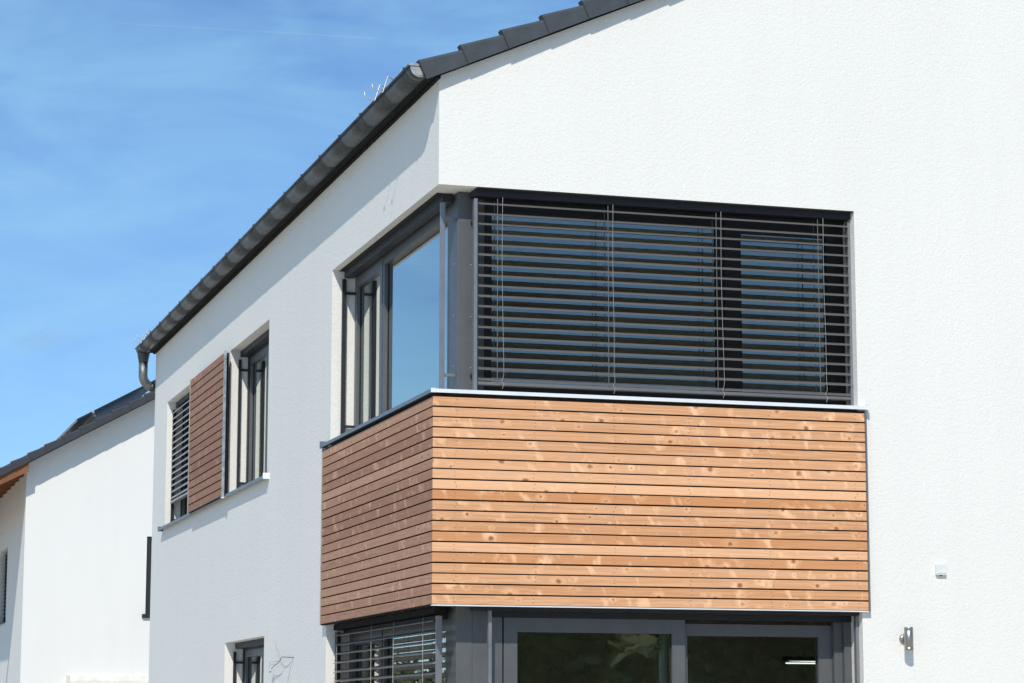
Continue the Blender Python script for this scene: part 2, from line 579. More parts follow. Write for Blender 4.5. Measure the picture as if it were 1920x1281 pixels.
# ---- roof
roof = part('roof', house)
def roofz(x):
    return EAVE + x * TAN
cs = math.cos(math.atan(TAN))
sn = math.sin(math.atan(TAN))
th = 0.115 / cs
xe = -0.13
prof = [(xe, roofz(xe) + 0.03), (RX, roofz(RX) + 0.005), (WID + 0.13, roofz(xe) + 0.005), (WID + 0.13, roofz(xe) + th), (RX, roofz(RX) + th), (xe, roofz(xe) + th)]
v, f = prism(prof, -0.055, LEN + 0.08, 'y')
obj('roof_deck', v, f, 'tile', roof)
# verge tiles: side flap with a rounded top edge, lower end taller and proud of the tile below
def verge_tile_mesh():
    L, h0, h1, tk = 0.352, 0.151, 0.113, 0.016
    def sec(s, h, yo, tp):
        pts = [(yo, 0.0)]
        for k in range(5):
            a = math.pi / 2 * k / 4
            pts.append((yo + 0.022 * (1 - math.cos(a)), h - 0.022 + 0.022 * math.sin(a)))
        pts += [(yo + 0.085, h), (yo + 0.085, h - tp), (yo + 0.035, h - tp), (yo + tk, h - tp - 0.012), (yo + tk, 0.0)]
        return [(s, p, q) for p, q in pts]
    A, B = sec(0, h0, -0.009, 0.052), sec(L, h1, 0.004, 0.016)
    n = len(A)
    f = [tuple(range(n)), tuple(range(2 * n - 1, n - 1, -1))] + [(i, (i + 1) % n, n + (i + 1) % n, n + i) for i in range(n)]
    return mesh_of('verge_tile', A + B, f, 'tile')
vt = verge_tile_mesh()
for i in range(15):
    s = i * 0.3355
    x = -0.115 + s * cs
    z = 6.081 + s * sn
    o = put('verge_tile', vt, roof, (x, -0.085 + random.uniform(-0.002, 0.002), z + random.uniform(-0.0015, 0.0015)),
            (0, -math.atan(TAN) + random.uniform(-0.004, 0.004), random.uniform(-0.003, 0.003)))
# eave tiles: their lower ends over the gutter
et = mesh_of('eave_tile', bverts(0, 0.4, 0, 0.293, 0, 0.02), BF, 'tile', bevel=0.004)
for i in range(46):
    put('eave_tile', et, roof, (-0.155, 0.16 + i * 0.296, roofz(-0.155) + th + 0.004), (0, -math.atan(TAN) - 0.02, 0))
obj('fascia_board', bverts(-0.030, -0.002, -0.05, LEN + 0.06, 6.105, 6.145), BF, 'fascia', roof)
obj('soffit_strip', bverts(-0.10, -0.031, -0.05, LEN + 0.06, 6.118, 6.15), BF, 'fascia', roof)

# ---- gutter
gut = part('gutter', house)
GX, GZ, GR = -0.147, 6.182, 0.080
Y0, Y1 = -0.035, 13.93
def half_ring(r0, r1, y0, y1, n=18, a0=math.pi, a1=2 * math.pi):
    prof = [(GX + r0 * math.cos(a0 + (a1 - a0) * k / n), GZ + r0 * math.sin(a0 + (a1 - a0) * k / n)) for k in range(n + 1)]
    prof += [(GX + r1 * math.cos(a1 + (a0 - a1) * k / n), GZ + r1 * math.sin(a1 + (a0 - a1) * k / n)) for k in range(n + 1)]
    return prism(prof, y0, y1, 'y')
ring = [0.10, 0.742] + [0.742 + 0.741 * k for k in range(1, 18)]
edges = [Y0] + ring + [Y1]
for i in range(len(edges) - 1):
    v, f = half_ring(GR, GR - 0.002, edges[i] + 0.001, edges[i + 1] - 0.001)
    o = obj('gutter_length', v, f, 'zinc', gut, smooth=False)
    for p in o.data.polygons:
        p.use_smooth = len(p.vertices) == 4
v, f = tube([(GX - GR - 0.004, Y0, GZ + 0.004), (GX - GR - 0.004, Y1, GZ + 0.004)], 0.0105, 10)
obj('front_bead', v, f, 'zinc', gut, smooth=True)
for yy in ring:
    v, f = half_ring(GR + 0.0022, GR - 0.001, yy - 0.007, yy + 0.007)
    k = len(v)
    bw = bverts(GX - GR - 0.018, GX - GR + 0.012, yy - 0.011, yy + 0.011, GZ - 0.004, GZ + 0.019)
    o = obj('gutter_bracket', v + bw, f + [tuple(i + k for i in q) for q in BF], 'zinc', gut)
n = 16
cap = [(GX + (GR - 0.001) * math.cos(math.pi + math.pi * k / n), GZ + (GR - 0.001) * math.sin(math.pi + math.pi * k / n)) for k in range(n + 1)]
v, f = prism(cap, Y0 - 0.004, Y0 + 0.004, 'y')
o = obj('end_cap', v, f, 'zinc_bright', gut)
cap2 = [(GX + (GR - 0.022) * math.cos(math.pi + math.pi * k / n), GZ - 0.012 + (GR - 0.022) * math.sin(math.pi + math.pi * k / n)) for k in range(n + 1)]
v, f = prism(cap2, Y0 - 0.009, Y0 - 0.0045, 'y')
obj('end_cap_boss', v, f, 'zinc_bright', gut, bevel=0.002)
box('end_cap_flange', (GX - GR - 0.012, GX + GR, Y0 - 0.012, Y0 + 0.03, GZ + 0.0005, GZ + 0.017), 'zinc_bright', gut)
v, f = prism(cap, Y1 - 0.004, Y1 + 0.004, 'y')
obj('end_cap', v, f, 'zinc', gut)
# downpipe: funnel, neck and a bend that turns behind the house
yd = 13.80
v, f = tube([(GX, yd, 6.16), (GX, yd, 6.105), (GX, yd, 6.04), (GX, yd, 5.995)], [0.078, 0.078, 0.066, 0.058], 18)
obj('outlet_funnel', v, f, 'zinc', gut, smooth=True)
pth = [(GX, yd, 6.0), (GX, yd, 5.84)]
for k in range(1, 9):
    a = math.pi / 2 * k / 8 * 0.86
    pth.append((GX + 0.15 * (1 - math.cos(a)), yd + 0.02 * k / 8, 5.84 - 0.15 * math.sin(a)))
e0 = Vector(pth[-1]); d0 = (e0 - Vector(pth[-2])).normalized()
pth.append(e0 + d0 * 0.35)
v, f = tube(pth, 0.056, 18)
obj('downpipe_bend', v, f, 'zinc_mid', gut, smooth=True)
v, f = tube([pth[-3], Vector(pth[-3]) + (Vector(pth[-2]) - Vector(pth[-3])).normalized() * 0.05], 0.061, 18)
obj('pipe_collar', v, f, 'zinc', gut, smooth=True)
# bent wire hooks over the gutter lip
hk = [(-0.329, 6.238), (-0.326, 6.192), (-0.318, 6.186), (-0.253, 6.168), (-0.246, 6.174), (-0.213, 6.286), (-0.205, 6.295), (-0.197, 6.291), (-0.11, 6.232)]
for yy in (0.70, 0.95, 13.05, 13.32):
    v, f = tube([(p, yy, q) for p, q in hk], 0.005, 8)
    obj('wire_hook', v, f, 'steel_wire', roof, smooth=True)

# ---- corner cladding
clad = part('corner_cladding', house)
PX = 0.045
BW, BL = 3.258, 3.60
TK = 0.021
PITCH = (ZT - ZB) / 20
HB = PITCH - 0.0092
prof = [(0.0022, 0.0), (0.0, 0.0022), (0.0, HB - 0.002), (0.002, HB), (TK, HB - 0.001), (TK, 0.009)]    # (depth, z)
def board_mesh(name, length, mirror, mat):
    # x runs from the mitred corner (0) to length; depth +y behind the face
    v0, v1 = [], []
    for d, z in prof:
        v0.append((d, d, z))
        v1.append((length, d, z))
    if mirror:
        v0 = [(-a, b2, c) for a, b2, c in v0]
        v1 = [(-a, b2, c) for a, b2, c in v1]
    n = len(prof)
    f = [tuple(range(n)), tuple(range(2 * n - 1, n - 1, -1))] + [(i, (i + 1) % n, n + (i + 1) % n, n + i) for i in range(n)]
    return mesh_of(name, v0 + v1, f, mat)
fb = board_mesh('board', BW + PX, False, 'wood')
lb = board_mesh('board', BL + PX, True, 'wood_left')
for i in range(20):
    z = ZB + i * PITCH
    j = random.uniform(-0.0012, 0.0012)
    put('board', fb, clad, (-PX, -PX + j, z + random.uniform(-0.0008, 0.0008)))
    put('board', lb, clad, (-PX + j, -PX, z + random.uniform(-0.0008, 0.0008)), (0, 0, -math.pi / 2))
boxes('backing_membrane', [(-0.018, BW - 0.004, -0.018, -0.003, ZB + 0.004, ZT + 0.012), (-0.018, -0.003, -0.0025, BL - 0.004, ZB + 0.004, ZT + 0.012)], 'black', clad)
box('edge_profile', (BW + 0.003, BW + 0.016, -PX - 0.004, -0.002, ZB - 0.006, ZT + 0.012), 'alu_grey', clad)
box('edge_strip', (-PX - 0.001, -0.002, BL + 0.003, BL + 0.022, ZB - 0.008, ZT + 0.012), 'trim_wood', clad)
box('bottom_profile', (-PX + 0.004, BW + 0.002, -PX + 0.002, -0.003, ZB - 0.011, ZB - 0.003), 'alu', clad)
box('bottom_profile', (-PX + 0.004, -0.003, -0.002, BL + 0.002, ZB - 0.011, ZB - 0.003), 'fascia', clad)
sc = []
for i in range(20):
    for xx in (0.12, 0.70, 1.30, 1.88, 2.50, 3.18):
        for dz in (0.020, 0.047):
            x = xx + random.uniform(-0.012, 0.012)
            z = ZB + i * PITCH + dz + random.uniform(-0.003, 0.003)
            sc.append((x - 0.0026, x + 0.0026, -PX - 0.0018, -PX + 0.004, z - 0.0026, z + 0.0026))
tag(boxes('board_screws', sc, 'screw', clad), kind='stuff')
sc = []
for i in range(20):
    for yy in (0.25, 1.0, 1.75, 2.5, 3.3):
        for dz in (0.020, 0.047):
            y = yy + random.uniform(-0.012, 0.012)
            z = ZB + i * PITCH + dz
            sc.append((-PX - 0.0018, -PX + 0.004, y - 0.003, y + 0.003, z - 0.0026, z + 0.0026))
tag(boxes('board_screws', sc, 'screw', clad), kind='stuff')
# soffit panel under the cladding and the coping on top
box('soffit_panel', (-PX + 0.022, 0.0, 0.0, BL, ZB - 0.004, ZB + 0.003), 'fascia', clad)
cop = part('coping', house)
c0, c1 = 3.829, 3.855
profc = [(-0.062, c0), (-0.062, c1), (0.19, c1 + 0.012), (0.19, c0 + 0.012), (-0.052, c1 - 0.006), (-0.052, c0)]
v, f = prism(profc, [p for p, q in profc], [BW + 0.016] * 6, 'x')
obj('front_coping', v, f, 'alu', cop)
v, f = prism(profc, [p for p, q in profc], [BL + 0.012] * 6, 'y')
obj('side_coping', v, f, 'alu_grey', cop)  # same metal as the front, darkened to paint its dimmer side
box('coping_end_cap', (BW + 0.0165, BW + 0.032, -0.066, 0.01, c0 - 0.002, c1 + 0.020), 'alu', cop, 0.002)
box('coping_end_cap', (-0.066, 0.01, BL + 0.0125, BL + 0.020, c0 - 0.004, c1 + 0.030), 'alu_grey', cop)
box('coping_joint', (-0.0645, -0.030, -0.0645, -0.058, c0 - 0.001, c1 + 0.003), 'alu', cop)

# ---- windows
def fbx(side, u0, u1, d0, d1, z0, z1):
    return (u0, u1, d0, d1, z0, z1) if side == 'front' else (d0, d1, u0, u1, z0, z1)

def leaf(win, side, u0, u1, z0, z1, d0, d1, w, wt=None, wb=None, mat='frame', name='sash'):
    """four-sided frame with a pane"""
    wt = w if wt is None else wt
    wb = w if wb is None else wb
    boxes(name, [fbx(side, u0, u0 + w, d0, d1, z0, z1), fbx(side, u1 - w, u1, d0, d1, z0, z1),
                 fbx(side, u0 + w + 0.0005, u1 - w - 0.0005, d0 + 0.001, d1, z1 - wt, z1), fbx(side, u0 + w + 0.0005, u1 - w - 0.0005, d0 + 0.001, d1, z0, z0 + wb)], mat, win)
    dg = (d0 + d1) / 2
    box('gasket', fbx(side, u0 + w - 0.004, u0 + w + 0.008, dg - 0.006, dg + 0.004, z0 + wb, z1 - wt), 'black', win)
    box('gasket', fbx(side, u1 - w - 0.008, u1 - w + 0.004, dg - 0.006, dg + 0.004, z0 + wb, z1 - wt), 'black', win)
    p = fbx(side, u0 + w - 0.01, u1 - w + 0.01, dg, dg, z0 + wb - 0.01, z1 - wt + 0.01)
    if side == 'front':
        q = [(p[0], dg, p[4]), (p[1], dg, p[4]), (p[1], dg, p[5]), (p[0], dg, p[5])]
    else:
        q = [(dg, p[2], p[4]), (dg, p[2], p[5]), (dg, p[3], p[5]), (dg, p[3], p[4])]
    obj('pane', q, [(0, 1, 2, 3)], 'glass', win, recalc=False)

D0, D1 = 0.20, 0.27
# upper corner window
uw = part('corner_window', house)
zb, zt = 3.862, 5.337
box('corner_post', (0.197, 0.315, 0.197, 0.315, zb, zt), 'frame', uw, 0.004)
box('post_cover', (0.316, 0.40, 0.203, 0.29, zb, zt), 'frame', uw, 0.002)
box('post_cover', (0.203, 0.29, 0.316, 0.45, zb, zt), 'frame', uw, 0.002)
leaf(uw, 'front', 0.405, 2.255, zb, 5.27, 0.205, 0.275, 0.05, 0.07, 0.075, 'frame_dark', 'fixed_frame')
leaf(uw, 'front', 2.26, 3.226, zb, 5.27, 0.205, 0.285, 0.135, 0.10, 0.10, 'frame_dark')
leaf(uw, 'side', 0.452, 2.52, zb, 5.29, 0.205, 0.275, 0.055, 0.075, 0.07, 'frame', 'fixed_frame')
leaf(uw, 'side', 2.522, 3.502, zb, 5.29, 0.200, 0.262, 0.085, 0.10, 0.09, 'frame')
boxes('head_cover', [(0.402, XR - 0.001, 0.185, 0.30, 5.272, zt), (0.185, 0.30, 0.452, YL - 0.002, 5.292, zt)], 'frame_dark', uw)
boxes('blind_cassette', [(0.105, 0.183, 0.28, YL - 0.003, 5.275, zt - 0.001)], 'frame_dark', uw, 0.003)
box('slot_shade', (0.060, 0.1045, 0.28, YL - 0.003, 5.331, zt - 0.001), 'black', uw)  # black strip painted in for the dark of the open slot
# guide rails of the raised side blind with their clips
for (y0, y1) in ((0.245, 0.272), (3.462, 3.490)):
    box('guide_rail', (0.082, 0.116, y0, y1, 3.868, 5.262), 'rail' if y0 < 1 else 'frame_dark', uw, 0.002)
    for zz in (3.99, 5.13):
        box('rail_clip', (0.1165, 0.199, (y0 + y1) / 2 - 0.007, (y0 + y1) / 2 + 0.007, zz, zz + 0.022), 'rail' if y0 < 1 else 'frame_dark', uw)
scw = []
for zz in (4.05, 4.42, 4.80, 5.12):
    scw.append((0.293, 0.299, 0.1945, 0.197, zz, zz + 0.006))
    scw.append((0.1945, 0.197, 0.297, 0.305, zz + 0.02, zz + 0.026))
tag(boxes('post_screws', scw, 'screw_bright', uw), kind='stuff')

# ground floor corner window and sliding door
gw = part('sliding_door', house)
gz0, gz1 = 0.10, 2.349
box('corner_post', (0.197, 0.315, 0.197, 0.315, 0.0, gz1), 'frame', gw, 0.004)
box('post_cover', (0.316, 0.43, 0.201, 0.29, 0.0, gz1), 'frame', gw, 0.002)
box('door_frame', (0.431, 0.537, 0.198, 0.30, 0.0, 2.275), 'frame', gw, 0.002)
leaf(gw, 'front', 0.548, 1.917, gz0, 2.274, 0.200, 0.268, 0.100, 0.100, 0.12, 'frame', 'door_leaf')
leaf(gw, 'front', 1.86, 3.105, gz0, 2.25, 0.285, 0.35, 0.105, 0.085, 0.12, 'frame', 'door_leaf')
box('door_frame', (3.106, 3.17, 0.24, 0.36, 0.0, 2.275), 'frame', gw, 0.002)
box('door_frame', (3.171, XR - 0.001, 0.20, 0.36, 0.0, 2.275), 'frame', gw, 0.002)
boxes('door_head', [(0.431, XR - 0.001, 0.19, 0.36, 2.276, gz1 - 0.001)], 'frame_dark', gw)
box('head_cover', (0.30, XR - 0.001, 0.05, 0.189, 2.318, gz1 - 0.001), 'frame_dark', gw)
for (x0, x1) in ((0.396, 0.420), (3.203, 3.226)):
    box('guide_rail', (x0, x1, 0.062, 0.105, 0.05, 2.317), 'rail', gw, 0.002)
gs = part('side_window', house)
box('post_cover', (0.203, 0.29, 0.316, 0.45, 0.0, gz1), 'frame', gs, 0.002)
leaf(gs, 'side', 0.452, 2.42, gz0, 2.27, 0.205, 0.275, 0.055, 0.075, 0.1, 'frame', 'fixed_frame')
leaf(gs, 'side', 2.422, 3.572, gz0, 2.27, 0.200, 0.285, 0.11, 0.10, 0.1, 'frame')
boxes('head_cover', [(0.15, 0.30, 0.452, YL + 0.068, 2.272, gz1 - 0.001)], 'frame_dark', gs)

# far windows of the side wall
def plain_window(name, u0, u1, z0, z1):
    w = part(name, house)
    boxes('window_frame', [(0.185, 0.27, u0 + 0.002, u0 + 0.07, z0, z1 - 0.002), (0.185, 0.27, u1 - 0.07, u1 - 0.002, z0, z1 - 0.002), (0.186, 0.27, u0 + 0.07, u1 - 0.07, z1 - 0.075, z1 - 0.002), (0.186, 0.27, u0 + 0.07, u1 - 0.07, z0, z0 + 0.06)], 'frame_dark', w)
    um = (u0 + u1) / 2
    leaf(w, 'side', u0 + 0.072, um, z0 + 0.062, z1 - 0.077, 0.195, 0.255, 0.07)
    leaf(w, 'side', um + 0.002, u1 - 0.072, z0 + 0.062, z1 - 0.077, 0.195, 0.255, 0.07)
    box('blind_cassette', (0.105, 0.183, u0 + 0.003, u1 - 0.003, z1 - 0.06, z1 - 0.002), 'frame_dark', w)
    return w
w1 = plain_window('bedroom_window', W1[0], W1[1], ZS + 0.004, 5.36)
w2 = plain_window('bathroom_window', W2[0], W2[1], ZS + 0.004, 5.36)
w3 = plain_window('lower_window', W1[0], W1[1], 0.92, 2.345)
for w, z0, z1 in ((w1, ZS + 0.005, 5.27), (w3, 0.93, 2.255)):
    for (a, b2) in ((W1[1] - 0.034, W1[1] - 0.010), (W1[0] + 0.010, W1[0] + 0.034)):
        box('guide_rail', (0.086, 0.114, a, b2, z0, z1), 'frame_dark', w, 0.002)
        for zz in (z1 - 0.12, z0 + 0.12):
            box('rail_clip', (0.1145, 0.184, (a + b2) / 2 - 0.007, (a + b2) / 2 + 0.007, zz, zz + 0.022), 'frame_dark', w)
sill = part('window_sill', house)
sp = [(-0.058, ZS - 0.030), (-0.058, ZS + 0.002), (0.184, ZS + 0.0035), (0.184, ZS + 0.0015), (-0.053, ZS - 0.004), (-0.053, ZS - 0.030)]
v, f = prism(sp, W1[0] - 0.12, W2[1] + 0.12, 'y')
obj('sill_sheet', v, f, 'alu_grey', sill)
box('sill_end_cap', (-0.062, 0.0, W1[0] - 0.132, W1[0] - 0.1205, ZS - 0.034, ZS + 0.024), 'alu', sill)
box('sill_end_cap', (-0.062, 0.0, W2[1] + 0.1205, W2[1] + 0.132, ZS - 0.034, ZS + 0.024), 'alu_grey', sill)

# ------------------------------------------------------------------ venetian blinds
def slat_mesh(name, length, tilt, mat, width=0.078):
    """slat along local x, centred; depth along y (front = -y); curved with rolled lips, tilted about its length"""
    n = 6
    up_ = []
    for k in range(n + 1):
        s = -width / 2 + width * k / n
        up_.append((s, 0.0045 * (1 - (2 * s / width) ** 2)))
    low = [(s, z - 0.0016) for s, z in up_][::-1]
    lipf = [(-width / 2 - 0.0022, -0.0006), (-width / 2 - 0.0022, -0.0042), (-width / 2 + 0.0015, -0.0042)]
    lipb = [(width / 2 - 0.0015, -0.0042), (width / 2 + 0.0022, -0.0042), (width / 2 + 0.0022, -0.0006)]
    prof = up_ + lipb[::-1] + low + lipf[::-1]
    c, s_ = math.cos(tilt), math.sin(tilt)
    prof = [(a * c - b2 * s_, a * s_ + b2 * c) for a, b2 in prof]
    v, f = prism(prof, -length / 2, length / 2, 'x')
    me = mesh_of(name, v, f, mat)
    return me

# front upper blind, fully lowered, slats flat
b1 = thing('venetian_blind', 'wide dark grey venetian blind lowered over the upper front window, slats open', 'blind', (1.75, 0.09, 3.86), 'venetian blinds')
X0, X1 = 0.316, 3.203
sm = slat_mesh('slat', X1 - X0, math.radians(19), 'slat')
for i in range(18):
    z = 5.240 - 0.0752 * i
    put('slat', sm, b1, ((X0 + X1) / 2, 0.096, z + random.uniform(-0.0015, 0.0015)), (random.uniform(-0.03, 0.03), random.uniform(-0.0008, 0.0008), 0))
box('bottom_rail', (X0, X1, 0.064, 0.128, 3.915, 3.938), 'slat', b1, 0.004)
for (x0, x1) in ((0.285, 0.310), (3.206, 3.227)):
    box('guide_rail', (x0, x1, 0.070, 0.118, 3.866, 5.268), 'rail', b1, 0.002)
for zz in (3.98, 5.10):
    box('rail_clip', (0.292, 0.304, 0.1185, 0.196, zz, zz + 0.024), 'frame_dark', b1)
box('head_box', (0.286, XR - 0.002, 0.060, 0.184, 5.285, 5.3365), 'frame_dark', b1, 0.003)
box('head_trim', (0.290, XR - 0.002, 0.003, 0.0595, 5.3305, 5.3365), 'frame_dark', b1)
pins = []
for i in range(18):
    z = 5.236 - 0.0752 * i
    for x0, x1 in ((0.3095, 0.3165), (3.2025, 3.2065)):
        pins.append((x0, x1, 0.092, 0.100, z - 0.003, z + 0.004))
tag(boxes('slat_pins', pins, 'screw_bright', b1), kind='stuff')
def ladder(blind, x, z0, z1, cord_top, yf, seedv, side='front', loc=0.096):
    # ladder tapes front and back of the slats
    ex = []
    for dy in (-0.040, 0.040):
        ex.append(fbx(side, x - 0.0026, x + 0.0026, loc + dy - 0.0006, loc + dy + 0.0006, z0, z1))
    boxes('ladder_tape', ex, 'tape', blind)
for k, (x, xo) in enumerate(((0.455, 0.035), (1.295, 0.035), (2.140, 0.035), (2.955, 0.040))):
    ladder(b1, x, 3.935, 5.27, 5.28, 0.05, k)
    rnd = random.Random(k)
    xc = x + xo
    pts = [(xc, 0.045, 5.28), (xc - 0.004, 0.043, 4.8), (xc + 0.003, 0.042, 4.35), (xc + 0.004 + rnd.uniform(-.004, .006), 0.041, 4.05),
           (xc + 0.006, 0.040, 3.98), (xc - 0.004 + rnd.uniform(-.012, .0), 0.040, 3.945), (xc + 0.006, 0.038, 3.918), (xc - 0.004, 0.037, 3.885)]
    v, f = tube(smooth_path(pts, 6), 0.0013, 5)
    obj('cord', v, f, 'cord', b1, smooth=True)

# ground floor side blind, lowered, slats tilted down to the outside
b2_ = thing('venetian_blind', 'venetian blind with tilted slats lowered over ground floor side window under the cladding', 'blind', (0.09, 1.95, 0.2), 'venetian blinds')
yA, yB = 0.31, 3.535
sm2 = slat_mesh('slat', yB - yA, math.radians(20), 'slat')
for i in range(26):
    z = 2.262 - 0.0752 * i
    put('slat', sm2, b2_, (0.092, (yA + yB) / 2, z + random.uniform(-0.002, 0.002)), (random.uniform(-0.03, 0.03), 0, -math.pi / 2))
box('bottom_rail', (0.06, 0.122, yA, yB, 0.27, 0.293), 'slat', b2_, 0.004)
box('head_box', (0.062, 0.148, 0.29, YL + 0.065, 2.298, 2.3455), 'fascia', b2_, 0.003)
for (y0, y1) in ((0.283, 0.305), (3.540, 3.562)):
    box('guide_rail', (0.075, 0.118, y0, y1, 0.1, 2.284), 'rail' if y0 < 1 else 'frame_dark', b2_, 0.002)
for y in (0.55, 1.43, 2.15, 3.38):
    ladder(b2_, y, 0.29, 2.285, 2.28, 0.05, 0, 'side', 0.092)
    v, f = tube([(0.042, y - 0.02, 2.28), (0.040, y - 0.018, 1.4), (0.041, y - 0.02, 0.3)], 0.0018, 5)
    obj('cord', v, f, 'cord', b2_, smooth=True)

# far side blind, lowered two thirds
b3 = thing('venetian_blind', 'pale grey venetian blind half lowered at the far end window beside the shutter', 'blind', (0.08, 11.6, 4.1), 'venetian blinds')
sm3 = slat_mesh('slat', W2[1] - W2[0] - 0.07, math.radians(48), 'slat_light')
for i in range(15):
    z = 5.245 - 0.0735 * i
    put('slat', sm3, b3, (0.082, (W2[0] + W2[1]) / 2, z), (random.uniform(-0.02, 0.02), 0, -math.pi / 2))
box('bottom_rail', (0.055, 0.11, W2[0] + 0.035, W2[1] - 0.035, 4.135, 4.162), 'slat_light', b3, 0.004)
for (a, c) in ((W2[0] + 0.008, W2[0] + 0.030), (W2[1] - 0.030, W2[1] - 0.008)):
    box('guide_rail', (0.066, 0.10, a, c, ZS + 0.005, 5.27), 'frame_dark', b3, 0.002)
    box('rail_clip', (0.1005, 0.184, (a + c) / 2 - 0.007, (a + c) / 2 + 0.007, 3.93, 3.952), 'frame_dark', b3)
for y in (W2[1] - 0.25, W2[0] + 0.6):
    ladder(b3, y, 4.16, 5.27, 5.28, 0.05, 0, 'side', 0.082)

# ------------------------------------------------------------------ sliding shutter
sh = thing('sliding_shutter', 'larch board sliding shutter with galvanised edge between the two far side windows', 'shutter', (-0.07, 9.25, 3.85))
sy0, sy1, sz0, sz1 = 8.24, 10.44, 3.83, 5.335
nb = 17
spitch = (sz1 - sz0 - 0.01) / nb
profs = [(0.002, 0.0), (0.0, 0.002), (0.0, spitch - 0.014), (0.002, spitch - 0.012), (0.02, spitch - 0.013), (0.02, 0.010)]
v, f = prism([(d, z) for d, z in profs], 0.0, sy1 - sy0 - 0.05, 'x')
v = [(-a, d, z) for a, d, z in v]
shm = mesh_of('board', v, f, 'wood_shutter')
for i in range(nb):
    put('board', shm, sh, (-0.088, sy0 + 0.03, sz0 + 0.006 + i * spitch), (0, 0, -math.pi / 2))
box('backing_panel', (-0.0675, -0.064, sy0 + 0.03, sy1 - 0.02, sz0 + 0.003, sz1 - 0.003), 'black', sh)
box('edge_channel', (-0.091, -0.064, sy0, sy0 + 0.029, sz0 - 0.004, sz1 + 0.004), 'galv', sh, 0.002)
box('edge_channel', (-0.091, -0.064, sy1 - 0.019, sy1, sz0 - 0.004, sz1 + 0.004), 'trim_wood', sh, 0.002)
box('hanger_rail', (-0.063, -0.030, sy0 + 0.060, sy0 + 0.100, sz0 + 0.03, sz1 - 0.01), 'frame_dark', sh)
box('guide_shoe', (-0.090, -0.062, sy0 + 0.002, sy0 + 0.06, sz0 - 0.018, sz0 - 0.005), 'alu', sh)

# ------------------------------------------------------------------ lamp and sensor box on the front wall
lamp = thing('wall_lamp', 'small stainless steel cylinder lamp on the white front wall', 'lamp', (3.556, 0, 2.146))
v, f = tube([(3.556, 0.001, 2.146), (3.556, -0.006, 2.146), (3.556, -0.014, 2.146), (3.556, -0.018, 2.146)], [0.038, 0.038, 0.032, 0.024], 24)
obj('rosette', v, f, 'stainless', lamp, smooth=True)
v, f = tube([(3.556, -0.017, 2.146), (3.556, -0.055, 2.146)], 0.011, 14)
obj('arm', v, f, 'stainless', lamp, smooth=True)
zz = [2.061, 2.0625, 2.068, 2.084, 2.0845, 2.086, 2.0865, 2.205, 2.2055, 2.207, 2.2075, 2.2295, 2.231]
rr = [0.031, 0.033, 0.033, 0.033, 0.0323, 0.0323, 0.033, 0.033, 0.0323, 0.0323, 0.033, 0.033, 0.0315]
v, f = tube([(3.556, -0.082, z) for z in zz], rr, 32)
o = obj('cylinder', v, f, 'stainless', lamp, smooth=True)
v, f = tube([(3.556, -0.082, 2.0585), (3.556, -0.082, 2.0605)], 0.028, 24)
obj('lens', v, f, 'white_plastic', lamp)

sb = thing('sensor_box', 'small square white plastic sensor box high on the front wall', 'box', (3.862, 0, 2.62))
box('housing', (3.821, 3.903, -0.030, 0.001, 2.622, 2.702), 'white_plastic', sb, 0.004)
box('cover', (3.827, 3.897, -0.034, -0.0305, 2.634, 2.697), 'white_plastic', sb, 0.0015)
box('cable_entry', (3.856, 3.868, -0.022, -0.010, 2.615, 2.6215), 'black', sb)

# ------------------------------------------------------------------ loose wires on the side wall
cab = thing('loose_wires', 'loose thin cable ends hanging out of the white side wall near the small window', 'cable', (-0.01, 5.3, 2.1))
def wire(pts, r, mat):
    v, f = tube(smooth_path([(-0.012 - q[2], q[0], q[1]) for q in pts], 5), r, 6)
    obj('wire', v, f, mat, cab, smooth=True)
wire([(4.89, 2.107, -0.012), (5.05, 2.113, 0.02), (5.22, 2.118, 0.03), (5.30, 2.085, 0.035), (5.45, 2.060, 0.035), (5.60, 2.045, 0.03), (5.72, 2.022, 0.03)], 0.0032, 'cable_black')
wire([(5.22, 2.119, 0.03), (5.40, 2.180, 0.03), (5.55, 2.235, 0.02), (5.66, 2.272, 0.01)], 0.002, 'cable_yellow')
wire([(5.30, 2.085, 0.035), (5.50, 2.085, 0.045), (5.72, 2.085, 0.04), (5.80, 2.060, 0.03)], 0.0017, 'cable_grey')
wire([(5.42, 2.062, 0.035), (5.60, 2.060, 0.05), (5.78, 2.040, 0.04)], 0.0017, 'cable_grey')
wire([(4.885, 2.084, -0.012), (4.90, 2.04, 0.01), (4.97, 1.97, 0.012), (5.04, 1.885, 0.01), (5.08, 1.80, 0.01)], 0.0017, 'cable_grey')
box('connector', (-0.052, -0.034, 5.70, 5.77, 2.008, 2.030), 'white_plastic', cab)
box('connector', (-0.050, -0.036, 5.73, 5.78, 1.992, 2.004), 'cable_grey', cab)

